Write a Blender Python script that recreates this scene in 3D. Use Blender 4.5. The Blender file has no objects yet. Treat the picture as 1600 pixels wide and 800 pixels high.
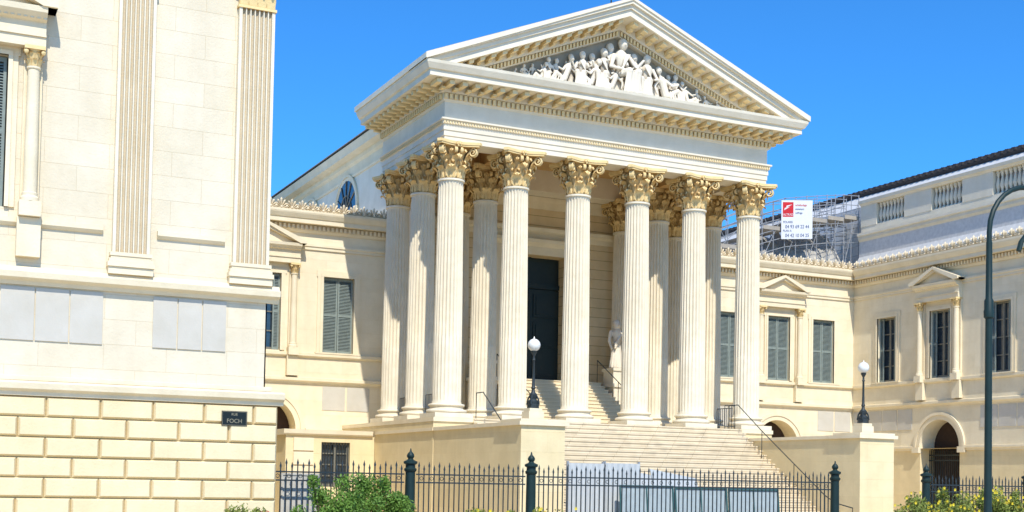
import bpy, bmesh, math, random
from mathutils import Vector, Matrix
random.seed(7)
sc=bpy.context.scene; COL=sc.collection
pi=math.pi; sin=math.sin; cos=math.cos
YL,YB,XR=-14.3,9.65,26.77
S=2.635; D=2.75; P=3.8; XC=2.5*S
# ------------------------------------------------------------------ materials
def newmat(name,rough=.85,spec=.3):
    m=bpy.data.materials.new(name); m.use_nodes=True
    b=m.node_tree.nodes["Principled BSDF"]; b.inputs["Roughness"].default_value=rough
    b.inputs["Specular IOR Level"].default_value=spec
    return m,m.node_tree,b
def N(nt,t,**k):
    n=nt.nodes.new(t)
    for a,v in k.items(): setattr(n,a,v)
    return n
def mixc(nt,fac,a,b,mode='MIX'):
    n=N(nt,"ShaderNodeMix",data_type='RGBA',blend_type=mode)
    for i,v in ((0,fac),(6,a),(7,b)):
        if isinstance(v,bpy.types.NodeSocket): nt.links.new(v,n.inputs[i])
        else: n.inputs[i].default_value=v if i==0 else (*v,1)
    return n.outputs[2]
BR=(.935,.895,.81)
def stone(name,col,dirt_and_crevice=(.42,.33,.20),amt=.3,joint=None,jcol=.72,ao=0,rough=.88,bump=.25,scale=1.0,br=1):
    if br: col=tuple(c*b for c,b in zip(col,BR))
    m,nt,b=newmat(name,rough)
    g=N(nt,"ShaderNodeNewGeometry"); pos=g.outputs["Position"]
    n1=N(nt,"ShaderNodeTexNoise"); n1.inputs["Scale"].default_value=1.3*scale; n1.inputs["Detail"].default_value=8; n1.inputs["Roughness"].default_value=.65
    nt.links.new(pos,n1.inputs["Vector"])
    mp=N(nt,"ShaderNodeMapping"); mp.inputs["Scale"].default_value=(2.2,2.2,.22); nt.links.new(pos,mp.inputs[0])
    n2=N(nt,"ShaderNodeTexNoise"); n2.inputs["Scale"].default_value=1.0; n2.inputs["Detail"].default_value=6; nt.links.new(mp.outputs[0],n2.inputs["Vector"])
    r1=N(nt,"ShaderNodeMapRange"); r1.inputs[1].default_value=.35; r1.inputs[2].default_value=.75; nt.links.new(n1.outputs[0],r1.inputs[0])
    r2=N(nt,"ShaderNodeMapRange"); r2.inputs[1].default_value=.48; r2.inputs[2].default_value=.8; r2.inputs[4].default_value=amt; nt.links.new(n2.outputs[0],r2.inputs[0])
    c=mixc(nt,r1.outputs[0],[min(.93,x*1.03) for x in col],[x*.90*(1,.985,.94)[i] for i,x in enumerate(col)])
    c=mixc(nt,r2.outputs[0],c,[.5*(col[i]+dirt_and_crevice[i]) for i in range(3)])
    h=None
    if joint:
        sp=N(nt,"ShaderNodeSeparateXYZ"); nt.links.new(pos,sp.inputs[0])
        ad=N(nt,"ShaderNodeMath",operation='ADD'); nt.links.new(sp.outputs[0],ad.inputs[0]); nt.links.new(sp.outputs[1],ad.inputs[1])
        cb=N(nt,"ShaderNodeCombineXYZ"); nt.links.new(ad.outputs[0],cb.inputs[0]); nt.links.new(sp.outputs[2],cb.inputs[1])
        br_=N(nt,"ShaderNodeTexBrick"); nt.links.new(cb.outputs[0],br_.inputs["Vector"])
        br_.inputs["Scale"].default_value=1; br_.inputs["Brick Width"].default_value=joint[0]; br_.inputs["Row Height"].default_value=joint[1]
        br_.inputs["Mortar Size"].default_value=joint[2]; br_.inputs["Mortar Smooth"].default_value=.3
        br_.inputs["Color1"].default_value=(1,1,1,1); br_.inputs["Color2"].default_value=(.955,.945,.92,1); br_.inputs["Mortar"].default_value=(jcol,jcol*.94,jcol*.82,1)
        c=mixc(nt,1.0,c,br_.outputs["Color"],'MULTIPLY'); h=br_.outputs["Fac"]
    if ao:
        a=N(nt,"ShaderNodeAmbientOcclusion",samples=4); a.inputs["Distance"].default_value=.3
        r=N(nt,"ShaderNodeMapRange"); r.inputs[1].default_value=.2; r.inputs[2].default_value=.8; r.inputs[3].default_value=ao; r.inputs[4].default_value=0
        nt.links.new(a.outputs["AO"],r.inputs[0]); c=mixc(nt,r.outputs[0],c,dirt_and_crevice)  # AO node blends the darker tone into crevices and recesses
    nt.links.new(c,b.inputs["Base Color"])
    n3=N(nt,"ShaderNodeTexNoise"); n3.inputs["Scale"].default_value=22; n3.inputs["Detail"].default_value=5; nt.links.new(pos,n3.inputs["Vector"])
    bp=N(nt,"ShaderNodeBump"); bp.inputs["Strength"].default_value=bump; bp.inputs["Distance"].default_value=.03
    nt.links.new(n3.outputs[0],bp.inputs["Height"]); last=bp
    if h is not None:
        b2=N(nt,"ShaderNodeBump",invert=True); b2.inputs["Strength"].default_value=.5; b2.inputs["Distance"].default_value=.015
        nt.links.new(h,b2.inputs["Height"]); nt.links.new(bp.outputs[0],b2.inputs["Normal"]); last=b2
    nt.links.new(last.outputs[0],b.inputs["Normal"])
    return m
def plain(name,col,rough=.5,spec=.4,var=.25,metal=0,sc_=6,col2=None):
    m,nt,b=newmat(name,rough,spec); b.inputs["Metallic"].default_value=metal
    g=N(nt,"ShaderNodeNewGeometry"); n=N(nt,"ShaderNodeTexNoise"); n.inputs["Scale"].default_value=sc_; n.inputs["Detail"].default_value=5
    nt.links.new(g.outputs["Position"],n.inputs["Vector"])
    c=mixc(nt,n.outputs[0],[min(.95,x*(1+var)) for x in col],col2 or [x*(1-var) for x in col])
    nt.links.new(c,b.inputs["Base Color"])
    return m
MW=stone("pale limestone",(.84,.78,.66),joint=(1.35,.55,.005),jcol=.88,amt=.4,dirt_and_crevice=(.5,.39,.25))
MW2=stone("courtyard plaster",(.94,.865,.70),joint=(1.6,.6,.003),jcol=.95,amt=.3)
MT=stone("cream moulding stone",(.91,.83,.66),ao=.5,dirt_and_crevice=(.46,.32,.14))
MCOL=stone("column stone",(.90,.85,.73),dirt_and_crevice=(.42,.31,.17),ao=.65,scale=2)
MCAP=stone("ochre carved stone",(.94,.75,.41),dirt_and_crevice=(.46,.26,.07),ao=.85,scale=3)
MORN=stone("carved ornament stone",(.92,.78,.50),dirt_and_crevice=(.50,.33,.12),ao=.7,scale=3)
MCRE=stone("pale cresting stone",(.90,.81,.64),dirt_and_crevice=(.40,.30,.17),ao=.8,scale=3)
MENT=stone("entablature stone",(.89,.845,.745),dirt_and_crevice=(.5,.41,.28),amt=.25,ao=.15)
MYEL=stone("yellow podium stone",(.90,.785,.53),joint=(1.4,.62,.003),jcol=.92)
MRUS=stone("yellow rusticated stone",(.90,.79,.55),dirt_and_crevice=(.48,.34,.15),ao=.5)
MGRV=stone("rustication groove stone",(.40,.29,.14),bump=.4,br=0)
MPAN=stone("grey marble panel",(.60,.565,.49),dirt_and_crevice=(.5,.48,.42),amt=.35,bump=.1,br=0)
MSTEP=stone("worn stair stone",(.84,.75,.60),dirt_and_crevice=(.32,.25,.16),amt=.7,joint=(1.1,.173,.010),jcol=.7,scale=2)
MREL=stone("white relief marble",(.90,.86,.79),dirt_and_crevice=(.24,.18,.12),ao=.9)
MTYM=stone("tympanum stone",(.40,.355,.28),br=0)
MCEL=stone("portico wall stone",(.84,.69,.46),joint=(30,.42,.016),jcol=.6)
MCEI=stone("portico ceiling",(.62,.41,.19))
MATT=stone("grey attic stone",(.84,.80,.70),dirt_and_crevice=(.40,.38,.32),ao=.4)
MROOF=plain("slate roof",(.055,.05,.05),.85,.2)
MPROOF=plain("pale tile roof",(.42,.36,.29),.85,.2)
MZINC=plain("zinc sheet roof",(.62,.61,.58),.7)
MIRON=plain("dark iron paint",(.026,.036,.040),.5)
MGREEN=plain("dark green cast iron",(.012,.03,.028),.5,.3)
MDOOR=plain("dark green door paint",(.010,.02,.017),.5)
MGLASS=plain("dark window glass",(.03,.045,.06),.08,.8,var=.5)
MSHUT=plain("grey green shutter paint",(.24,.285,.26),.7)
MFRA=plain("window frame paint",(.20,.19,.15),.6)
MSTEEL=plain("galvanised scaffold steel",(.36,.37,.38),.5,metal=.3)
MPLANK=plain("scaffold board",(.38,.34,.28),.8,sc_=3)
MLEAF=plain("shrub leaves",(.13,.23,.035),.55,.3,var=.6,sc_=3,col2=(.05,.11,.018))
MLEAF2=plain("dry shrub leaves",(.22,.25,.05),.6,.3,var=.5,sc_=3,col2=(.09,.13,.025))
MYF=plain("yellow petals",(.80,.60,.03),.6); MRF=plain("red petals",(.6,.06,.05),.6)
MSTEM=plain("shrub stems",(.10,.07,.04),.9)
MWHITE=plain("white banner vinyl",(.74,.75,.76),.5,var=.04)
MRED=plain("red print",(.60,.025,.03),.5); MBLUE=plain("blue print",(.05,.09,.22),.5)
MHOARD=plain("grey hoarding sheet",(.54,.55,.53),.6,var=.12); MTEAL=plain("teal painted frame",(.05,.13,.13),.5); MTARP=plain("pale blue mesh sheet",(.38,.44,.45),.6,var=.2)
MNET=plain("grey scaffold netting",(.42,.40,.36),.8,var=.35,sc_=4)
MGATE=plain("pale gate sheet",(.58,.55,.48),.6)
MPLQ=plain("black enamel plaque",(.010,.012,.010),.3)
MGOLD=plain("pale lettering",(.30,.27,.18),.5)
MPASS=plain("painted passage shade",(.05,.03,.022),.9)  # near-black colour stands in for the shade inside the arched passages
MGLOBE,_nt,_b=newmat("opal lamp glass",.25,.5)
_n=N(_nt,"ShaderNodeTexNoise"); _n.inputs["Scale"].default_value=4; _nt.links.new(mixc(_nt,_n.outputs[0],(.86,.86,.82),(.78,.78,.74)),_b.inputs["Base Color"])
# ------------------------------------------------------------------ mesh builder
ID=lambda u,v,z:(u,v,z)
class M:
    def __init__(s): s.v=[]; s.f=[]
    def add(s,vs,fs):
        o=len(s.v); s.v+=[tuple(p) for p in vs]; s.f+=[tuple(i+o for i in f) for f in fs]
    def box(s,a,b,c,d,e,f,T=ID):
        s.add([T(x,y,z) for x in (a,b) for y in (c,d) for z in (e,f)],[(0,1,3,2),(4,6,7,5),(0,4,5,1),(2,3,7,6),(0,2,6,4),(1,5,7,3)])
    def prism(s,pts,e0,e1,f,cap=True):
        n=len(pts); s.add([f(p,q,e0) for p,q in pts]+[f(p,q,e1) for p,q in pts],[(i,(i+1)%n,n+(i+1)%n,n+i) for i in range(n)]+([tuple(range(n)),tuple(range(n,2*n))] if cap else []))
    def mould(s,pts,u0,u1,T): s.prism(pts,u0,u1,lambda v,z,u:T(u,v,z))
    def ring(s,x0,x1,y0,y1,prof,rear=True):
        n=len(prof); vs=[]
        for o,z in prof:
            yy=y1+(o if (rear or o<0) else 0)
            vs+=[(x0-o,y0-o,z),(x1+o,y0-o,z),(x1+o,yy,z),(x0-o,yy,z)]
        s.add(vs,[(i*4+k,i*4+(k+1)%4,((i+1)%n)*4+(k+1)%4,((i+1)%n)*4+k) for i in range(n) for k in range(4)])
    def lathe(s,prof,n,c=(0,0,0),rf=None,T=None,caps=True):
        vs=[]
        for r,z in prof:
            for k in range(n):
                a=2*pi*k/n; rr=r*(rf(a,z) if rf else 1)
                p=(c[0]+rr*cos(a),c[1]+rr*sin(a),c[2]+z); vs.append(T(*p) if T else p)
        fs=[(i*n+k,i*n+(k+1)%n,(i+1)*n+(k+1)%n,(i+1)*n+k) for i in range(len(prof)-1) for k in range(n)]
        if caps: fs+=[tuple(range(n)),tuple(range((len(prof)-1)*n,len(prof)*n))]
        s.add(vs,fs)
    def tube(s,pts,r,n=6,cap=True):
        pts=[Vector(p) for p in pts]; vs=[]; L=len(pts); up=None
        for i,p in enumerate(pts):
            t=(pts[min(i+1,L-1)]-pts[max(i-1,0)]).normalized()
            if up is None: up=Vector((0,0,1)) if abs(t.z)<.9 else Vector((1,0,0))
            x=up-t*up.dot(t)
            if x.length<1e-4: x=Vector((1,0,0)).cross(t)
            x.normalize(); up=x; y=t.cross(x); rr=r[i] if isinstance(r,(list,tuple)) else r
            for k in range(n):
                a=2*pi*k/n; vs.append(p+x*(rr*cos(a))+y*(rr*sin(a)))
        s.add(vs,[(i*n+k,i*n+(k+1)%n,(i+1)*n+(k+1)%n,(i+1)*n+k) for i in range(L-1) for k in range(n)]+([tuple(range(n)),tuple(range((L-1)*n,L*n))] if cap else []))
    def ball(s,c,r,n=10,m=6,sq=(1,1,1)):
        c=Vector(c); vs=[c+Vector((0,0,-r*sq[2]))]
        for i in range(1,m):
            th=pi*i/m
            for k in range(n): vs.append(c+Vector((r*sq[0]*sin(th)*cos(2*pi*k/n),r*sq[1]*sin(th)*sin(2*pi*k/n),-r*sq[2]*cos(th))))
        vs.append(c+Vector((0,0,r*sq[2]))); e=len(vs)-1
        fs=[(0,1+(k+1)%n,1+k) for k in range(n)]+[(1+i*n+k,1+i*n+(k+1)%n,1+(i+1)*n+(k+1)%n,1+(i+1)*n+k) for i in range(m-2) for k in range(n)]+[(e,1+(m-2)*n+k,1+(m-2)*n+(k+1)%n) for k in range(n)]
        s.add(vs,fs)
    def caps(s,a,b,ra,rb):
        s.tube([a,b],[ra,rb],10); s.ball(a,ra); s.ball(b,rb)
    def ob(s,name,mat,parent=None,loc=(0,0,0),smooth=False,ang=35,**k):
        me=bpy.data.meshes.new(name); me.from_pydata(s.v,[],s.f); me.validate()
        bm=bmesh.new(); bm.from_mesh(me); bmesh.ops.recalc_face_normals(bm,faces=bm.faces); bm.to_mesh(me); bm.free()
        me.materials.append(mat)
        if smooth:
            for p in me.polygons: p.use_smooth=True
            me.set_sharp_from_angle(angle=math.radians(ang))
        return place(bpy.data.objects.new(name,me),parent,loc,**k)
WT={}
def place(o,parent=None,loc=(0,0,0),**k):
    COL.objects.link(o); o.location=loc; WT[o.name]=Vector(loc)
    if parent: o.parent=parent; o.matrix_parent_inverse=Matrix.Translation(-WT[parent.name])
    for a,v in k.items(): o[a]=v
    return o
def empty(name,loc,**k):
    e=bpy.data.objects.new(name,None); e.empty_display_size=.3; return place(e,None,loc,**k)
def copyto(o,parent,loc,**k):
    c=o.copy(); COL.objects.link(c); c.parent=None; c.location=loc; WT[c.name]=Vector(loc)
    if parent: c.parent=parent; c.matrix_parent_inverse=Matrix.Translation(-WT[parent.name])
    for a,v in k.items(): c[a]=v
    return c
def text(body,size,mat,parent,origin,ux,uz,name="lettering",align='CENTER',ext=.004,off=0):
    c=bpy.data.curves.new("t","FONT"); c.body=body; c.size=size; c.align_x=align; c.extrude=ext; c.offset=off
    o=bpy.data.objects.new("t",c); COL.objects.link(o); bpy.context.view_layer.update()
    me=bpy.data.meshes.new_from_object(o.evaluated_get(bpy.context.evaluated_depsgraph_get())); bpy.data.objects.remove(o)
    ux=Vector(ux).normalized(); uz=Vector(uz).normalized(); n=ux.cross(uz); og=Vector(origin)
    for v in me.vertices: v.co=og+ux*v.co.x+uz*v.co.y+n*v.co.z
    me.materials.clear(); me.materials.append(mat)
    return place(bpy.data.objects.new(name,me),parent)
# ------------------------------------------------------------------ facade kit
def wallgrid(m,u0,u1,z0,z1,ops,T,arches=(),dep=.35):
    rects=list(ops)+[(a-r,a+r,z0,zs+r) for a,r,zs in arches]
    us=sorted({u0,u1,*[r[0] for r in rects],*[r[1] for r in rects]}); zs_=sorted({z0,z1,*[r[2] for r in rects],*[r[3] for r in rects]})
    us=[u for u in us if u0<=u<=u1]; zs_=[z for z in zs_ if z0<=z<=z1]
    for i in range(len(us)-1):
        for j in range(len(zs_)-1):
            a,b,c,d=us[i],us[i+1],zs_[j],zs_[j+1]; x,y=(a+b)/2,(c+d)/2
            if any(r[0]<x<r[1] and r[2]<y<r[3] for r in rects): continue
            m.add([T(a,0,c),T(b,0,c),T(b,0,d),T(a,0,d)],[(0,1,2,3)])
    for a,b,c,d in ops:
        q=[(a,c),(b,c),(b,d),(a,d)]
        for k in range(4):
            p,r=q[k],q[(k+1)%4]; m.add([T(p[0],0,p[1]),T(r[0],0,r[1]),T(r[0],-dep,r[1]),T(p[0],-dep,p[1])],[(0,1,2,3)])
    for uc,r,zs in arches:
        n=20; A=[(uc-r*cos(pi*i/n),zs+r*sin(pi*i/n)) for i in range(n+1)]; top=zs+r
        for i in range(n):
            (a,b),(c,d)=A[i],A[i+1]
            m.add([T(a,0,b),T(c,0,d),T(c,0,top),T(a,0,top)],[(0,1,2,3)]); m.add([T(a,0,b),T(c,0,d),T(c,-.9,d),T(a,-.9,b)],[(0,1,2,3)])
        for e in (uc-r,uc+r): m.add([T(e,0,z0),T(e,0,zs),T(e,-.9,zs),T(e,-.9,z0)],[(0,1,2,3)])
def archivolt(m,uc,r,zs,w,T,z0=0,p=.1):
    n=24
    for k in range(2):
        ra,rb,pp=(r+.0,r+w*.6,p*.6) if k==0 else (r+w*.6,r+w,p)
        pr=[(ra,-.02),(rb,-.02),(rb,pp),(ra,pp)]; vs=[]
        for i in range(n+1):
            a=pi*i/n
            for rr,v in pr: vs.append(T(uc-rr*cos(a),v,zs+rr*sin(a)))
        m.add(vs,[(i*4+j,i*4+(j+1)%4,(i+1)*4+(j+1)%4,(i+1)*4+j) for i in range(n) for j in range(4)]+[(0,1,2,3),(n*4,n*4+1,n*4+2,n*4+3)])
    for sg in (-1,1): m.box(*sorted((uc+sg*(r-.03),uc+sg*(r+w+.06))),-.02,p+.05,zs-.28,zs-.002,T)
def window(parent,T,uc,zb,zt,w,kind,dep=.3):
    h=w/2; m=M()
    for a,b,c,d in ((uc-h,uc-h+.09,zb,zt),(uc+h-.09,uc+h,zb,zt),(uc-h+.09,uc+h-.09,zt-.1,zt),(uc-h+.09,uc+h-.09,zb,zb+.12),(uc-.05,uc+.05,zb+.12,zt-.1)): m.box(a,b,-dep,-dep+.09,c,d,T)
    rows=4
    for i in range(1,rows):
        z=zb+(zt-zb)*i/rows; m.box(uc-h+.09,uc-.05,-dep+.01,-dep+.06,z-.025,z+.025,T); m.box(uc+.05,uc+h-.09,-dep+.01,-dep+.06,z-.025,z+.025,T)
    win=m.ob("window",MFRA,parent)
    g=M(); g.box(uc-h-.02,uc+h+.02,-dep-.05,-dep+.005,zb-.02,zt+.02,T); g.ob("pane",MGLASS,win)
    if kind in('closed','open'):
        for sg in(-1,1):
            s=M()
            if kind=='closed': a,b=sorted((uc+sg*.012,uc+sg*(h-.02))); v0,v1=-.16,-.11
            else: a,b=sorted((uc+sg*(h-.02),uc+sg*(h-.30))); v0,v1=-.17,-.12
            for x in((a,a+.06),(b-.06,b)): s.box(*x,v0,v1,zb+.02,zt-.02,T)
            for z in(zb+.02,(zb+zt)/2-.04,zt-.12): s.box(a+.06,b-.06,v0+.002,v1-.002,z,z+.1,T)
            z=zb+.14
            while z<zt-.14:
                s.add([T(a+.06,v0,z+.05),T(b-.06,v0,z+.05),T(b-.06,v1,z),T(a+.06,v1,z)],[(0,1,2,3)]); z+=.062
            s.ob("shutter",MSHUT,win)
    return win
def surround(m,T,uc,zb,zt,w,f=.26):
    h=w/2
    for k,(o,p) in enumerate(((f,.05),(f*.45,.075))):
        for sg in(-1,1): m.box(*sorted((uc+sg*h*1.0,uc+sg*(h+o))),-.02,p,zb,zt,T)
        m.box(uc-h-o-(.04 if k==0 else 0),uc+h+o+(.04 if k==0 else 0),-.02,p+.003,zt,zt+o,T)
def pedwindow(parent,T,uc,zb,zt,w,kind,cz=10.45):
    window(parent,T,uc,zb,zt,w,kind)
    m=M(); surround(m,T,uc,zb,zt,w,.2)
    c=1.2
    m.mould([(-.02,cz+.08),(.3,cz+.08),(.3,cz+.3),(.34,cz+.3),(.34,cz+.34),(.27,cz+.35),(.27,cz+.62),(.36,cz+.66),(.5,cz+.78),(.52,cz+.9),(-.02,cz+.9)],uc-1.42,uc+1.42,T)
    z0=cz+.9; k=.40; W=1.62; ap=z0+.12+W*k
    for y1,o0,o1 in((.56,0,.13),(.48,.13,.24)):
        m.prism([(-W,z0+.001),(-W,z0+.12-o0*.3),(0,ap-o0),(W,z0+.12-o0*.3),(W,z0+.001),(W-.3,z0+.001),(0,ap-o1-.0),(-W+.3,z0+.001)],-.02,y1,lambda a,b,e:T(uc+a,e,b))
    m.prism([(-W+.25,z0+.002),(0,ap-.2),(W-.25,z0+.002)],-.02,.3,lambda a,b,e:T(uc+a,e,b))
    nd=22
    for i in range(nd): x=uc-1.38+2.76*i/(nd-1); m.box(x-.035,x+.035,.27,.4,cz+.66,cz+.74,T)
    for sg in(-1,1):
        x=uc+sg*c; m.box(x-.22,x+.22,-.02,.36,zb-.2,zb+.12,T); m.box(x-.19,x+.19,-.02,.1,zb+.12,cz+.08,T)
        m.box(x-.24,x+.24,-.02,.22,zb-1.05,zb-.21,T)
    m.ob("pediment_surround",MT,parent)
    for sg in(-1,1):
        x=uc+sg*c; q=M()
        q.lathe([(.19,zb+.12),(.19,zb+.2),(.16,zb+.24),(.165,zb+.3),(.14,zb+.32),(.14,zb+1.2),(.12,cz-.4),(.145,cz-.38),(.145,cz-.34),(.12,cz-.33)],20,(x,.18,0),T=lambda a,b,z:T(a,b,z))
        co=q.ob("colonnette",MT,parent,smooth=True)
        q=M(); q.lathe([(.12,cz-.34),(.13,cz-.2),(.17,cz-.05),(.2,cz)],16,(x,.18,0),T=lambda a,b,z:T(a,b,z)); q.box(x-.21,x+.21,-.01,.4,cz,cz+.078,T)
        for row in range(2):
            for k in range(8):
                a=2*pi*(k+.5*row)/8
                r0=.125; zz=cz-.33+row*.14
                pts=[(r0,0,.05),(r0+.02,.08,.055),(r0+.06,.14,.04),(r0+.09,.13,.015)]
                vs=[]
                for r,z,ww in pts:
                    for t in(-1,0,1): vs.append(T(x+r*cos(a)-t*ww*sin(a),.18+r*sin(a)+t*ww*cos(a),zz+z))
                q.add(vs,[(i*3+j,i*3+j+1,i*3+j+4,i*3+j+3) for i in range(3) for j in range(2)])
        for tx in(-1,1): q.ball(T(x+tx*.17,.34,cz-.05),.055,8,5)
        q.ob("colonnette_capital",MCAP,co,smooth=True)
def palmettes(m,u0,u1,v,z,T,sp=.44,h=.42):
    n=int((u1-u0)/sp)
    for i in range(n):
        uc=u0+(i+.5)*(u1-u0)/n; j=1+random.uniform(-.06,.06)
        for k in range(7):
            a=math.radians(-78+26*k); L=h*j*(1-.38*abs(k-3)/3); w=.05
            d=(sin(a),cos(a)); e=(cos(a),-sin(a)); b=(uc,z+.03)
            P_=lambda t,s_,vv:T(b[0]+d[0]*L*t+e[0]*s_,v+vv,b[1]+d[1]*L*t+e[1]*s_)
            m.add([P_(.05,0,.03),P_(.5,-w*.8,0),P_(.85,-w,.0),P_(1,0,.03),P_(.85,w,0),P_(.5,w*.8,0),P_(.75,0,.09),P_(.55,0,-.06)],
                  [(0,1,6),(1,2,6),(2,3,6),(3,4,6),(4,5,6),(5,0,6),(1,0,7),(2,1,7),(3,2,7),(4,3,7),(5,4,7),(0,5,7)])
        m.ball(T(uc-sp*.5,v+.01,z+.1),.07,8,5); m.ball(T(uc,v+.02,z+.06),.06,8,5)
    m.box(u0,u1,v-.04,v+.04,z-.01,z+.06,T)
def cornice(parent,T,u0,u1,e0=0,e1=0):
    m=M()
    E=lambda p,pr:m.mould(pr,u0+e0*p,u1-e1*p,T)
    E(.1,[(-.02,11.2),(.06,11.2),(.06,11.32),(.1,11.34),(.1,11.44),(-.02,11.44)])
    E(.12,[(-.02,11.9),(.05,11.9),(.12,12.0),(.12,12.22),(-.02,12.22)])
    E(.55,[(-.02,12.221),(.42,12.24),(.42,12.42),(.46,12.44),(.55,12.6),(.57,12.66),(.57,12.74),(-.3,12.76),(-.3,12.23)])
    m.ob("cornice",MT,parent)
    m=M(); u=u0+.1+e0*.3
    while u<u1-.1-e1*.3: m.box(u,u+.1,.11,.22,12.03,12.2,T); u+=.19
    m.ob("dentil_course",MT,parent)
    m=M(); palmettes(m,u0+e0*.5,u1-e1*.5,.42,12.76,T); m.ob("cresting",MCRE,parent)
def wing(parent,T,u0,u1,plains,peds,arches,kinds,e0=0,e1=0,pan0=None):
    ops=[(c-.68,c+.68,6.87,10.1) for c in plains+peds]
    m=M(); wallgrid(m,u0,u1,3.5,12.3,ops,T,[(a,1.3,3.56) for a in arches]); m.ob("wall",MW2,parent)
    m=M(); wallgrid(m,u0,u1,0,3.5,[(a-1.3,a+1.3,0,3.5) for a in arches],T,dep=.9); m.ob("ground_floor_wall",MYEL,parent)
    m=M()
    segs=[]; last=u0
    for a in sorted(arches): segs.append((last,a-1.72)); last=a+1.72
    segs.append((last,u1))
    for i,(a,b) in enumerate(segs): m.mould([(-.02,3.38),(.06,3.38),(.08,3.46),(.14,3.5),(.14,3.6),(-.02,3.62)],a+(e0*.14 if i==0 else 0),b-(e1*.14 if i==len(segs)-1 else 0),T)
    m.mould([(-.02,5.5),(.04,5.5),(.06,5.56),(.16,5.62),(.16,5.74),(-.02,5.78)],u0+e0*.16,u1-e1*.16,T)
    m.mould([(-.02,6.6),(.05,6.62),(.13,6.68),(.13,6.8),(-.02,6.83)],u0+e0*.13,u1-e1*.13,T)
    for a in arches: archivolt(m,a,1.3,3.56,.36,T)
    m.ob("string_course",MT,parent)
    u=(u0 if pan0 is None else pan0)+.3
    while u+1.0<u1-.1:
        if not any(abs(u+.5-a)<2.3 for a in arches):
            m=M(); m.box(u,u+1.0,-.02,.025,4.42,5.42,T); m.ob("marble_panel",MPAN,parent)
        u+=1.09
    for c in plains:
        window(parent,T,c,6.87,10.1,1.36,kinds.get(c,'open')); m=M(); surround(m,T,c,6.87,10.1,1.36); m.box(c-1.0,c+1.0,-.02,.15,6.8,6.866,T); m.ob("window_surround",MT,parent)
    for c in peds: pedwindow(parent,T,c,6.87,10.1,1.36,kinds.get(c,'open'))
    cornice(parent,T,u0,u1,e0,e1)
def iron_gate(parent,T,uc,r,zs,v=-.6,name="gate"):
    m=M(); n=int(2*r/.12)
    for i in range(n+1):
        u=uc-r+2*r*i/n; hh=zs+.35
        m.box(u-.015,u+.015,v-.015,v+.015,.05,hh,T); m.add([T(u-.03,v,hh),T(u,v-.03,hh),T(u+.03,v,hh),T(u,v+.03,hh),T(u,v,hh+.14)],[(0,1,4),(1,2,4),(2,3,4),(3,0,4)])
    for z in(.2,1.3,zs-.1,zs+.15): m.box(uc-r,uc+r,v-.03,v+.03,z,z+.06,T)
    m.ob(name,MIRON,parent)
# ------------------------------------------------------------------ SETTING
g=M(); g.box(-600,600,-600,900,-.5,0); g.ob("ground",stone("sandy street paving",(.56,.47,.34),amt=.5,br=0),kind="structure")
g=M(); g.box(-60,60,-24,YL-.4,0.0,.12); g.ob("pavement",stone("stone paving",(.54,.46,.34),joint=(.6,.4,.01),jcol=.7,br=0),kind="structure")
g=M(); g.box(-10.1,26.7,YL-.35,YB-.02,0.002,.03); g.ob("courtyard_paving",stone("courtyard gravel",(.66,.56,.40),amt=.4,br=0),kind="structure")
# ------------------------------------------------------------------ BACK WING + RIGHT WING + PAVILION
TB=lambda u,v,z:(u,YB-v,z)
TR=lambda u,v,z:(XR-v,u,z)
TL=lambda u,v,z:(u,YL-v,z)
CX0,CX1=.95,5*S-.95
YC=6.3
bl=empty("building_wing",(-5.5,YB+5,0),label="cream courtyard wing with shuttered windows beside the portico",category="building",group="courthouse wings")
wing(bl,TB,-14,CX0,[-1.1,-7.3],[-4.3],[-4.15],{-1.1:'closed'})
m=M(); m.box(-14,CX0-.02,YB+1,YB+10,0,12.3); m.ob("rear_block",MW2,bl)
m=M(); m.prism([(YB-.1,12.77),(YB+10,12.77),(YB+10,13.0),(YB+5,13.3)],-14,CX0-.02,lambda a,b,e:(e,a,b)); m.ob("roof",MZINC,bl)
m=M(); T5=lambda u,v,z:(u,5.5-v,z)
wallgrid(m,-4.4,-.79,0,3.2,[(-2.97,-1.8,1.2,2.95)],T5); m.box(-4.4,-4.38,5.52,YB,0,3.2); m.ob("low_projecting_wall",MYEL,bl)
m=M(); m.mould([(-4.1,3.2),(.08,3.2),(.14,3.26),(.16,3.42),(-4.1,3.44)],-4.52,-.9,T5)
for z in(.4,.95,1.5,2.05,2.6): m.box(-4.1,-3.3,-.02,.06,z,z+.5,T5)
m.ob("low_block_cap",MT,bl)
window(bl,T5,-2.385,1.2,2.95,1.17,'none',.25)
m=M()
for i in range(10): u=-2.97+1.17*(i+.5)/10; m.box(u-.012,u+.012,-.1,-.075,1.2,2.95,T5)
m.ob("window_bars",MIRON,bl)
iron_gate(bl,TB,-4.15,1.3,3.0)
br=empty("building_wing",(20,YB+5,0),label="cream courtyard wing with closed grey shutters below scaffolding",category="building",group="courthouse wings")
wing(br,TB,CX1,XR,[16.3,19.1,24.8],[22.0],[21.95],{16.3:'closed',19.1:'closed',22.0:'closed',24.8:'closed'})
m=M(); m.box(CX1+.02,XR+3,YB+1,YB+10,0,12.3); m.ob("rear_block",MW2,br)
m=M(); m.prism([(YB-.1,12.77),(YB+10,12.77),(YB+10,13.4),(YB+5,14.0)],CX1+.02,XR,lambda a,b,e:(e,a,b)); m.ob("roof",MZINC,br)
iron_gate(br,TB,21.95,1.3,3.0)
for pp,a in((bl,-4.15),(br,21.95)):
    m=M(); m.box(a-1.4,a+1.4,YB+.9,YB+.98,0,5); m.ob("passage_shade",MPASS,pp)  # dark sheet closing the arch, passage shade painted as colour
rw=empty("building_wing",(XR+5,0,0),label="cream side wing with pedimented windows, arched gate and balustraded roof",category="building",group="courthouse wings")
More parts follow.
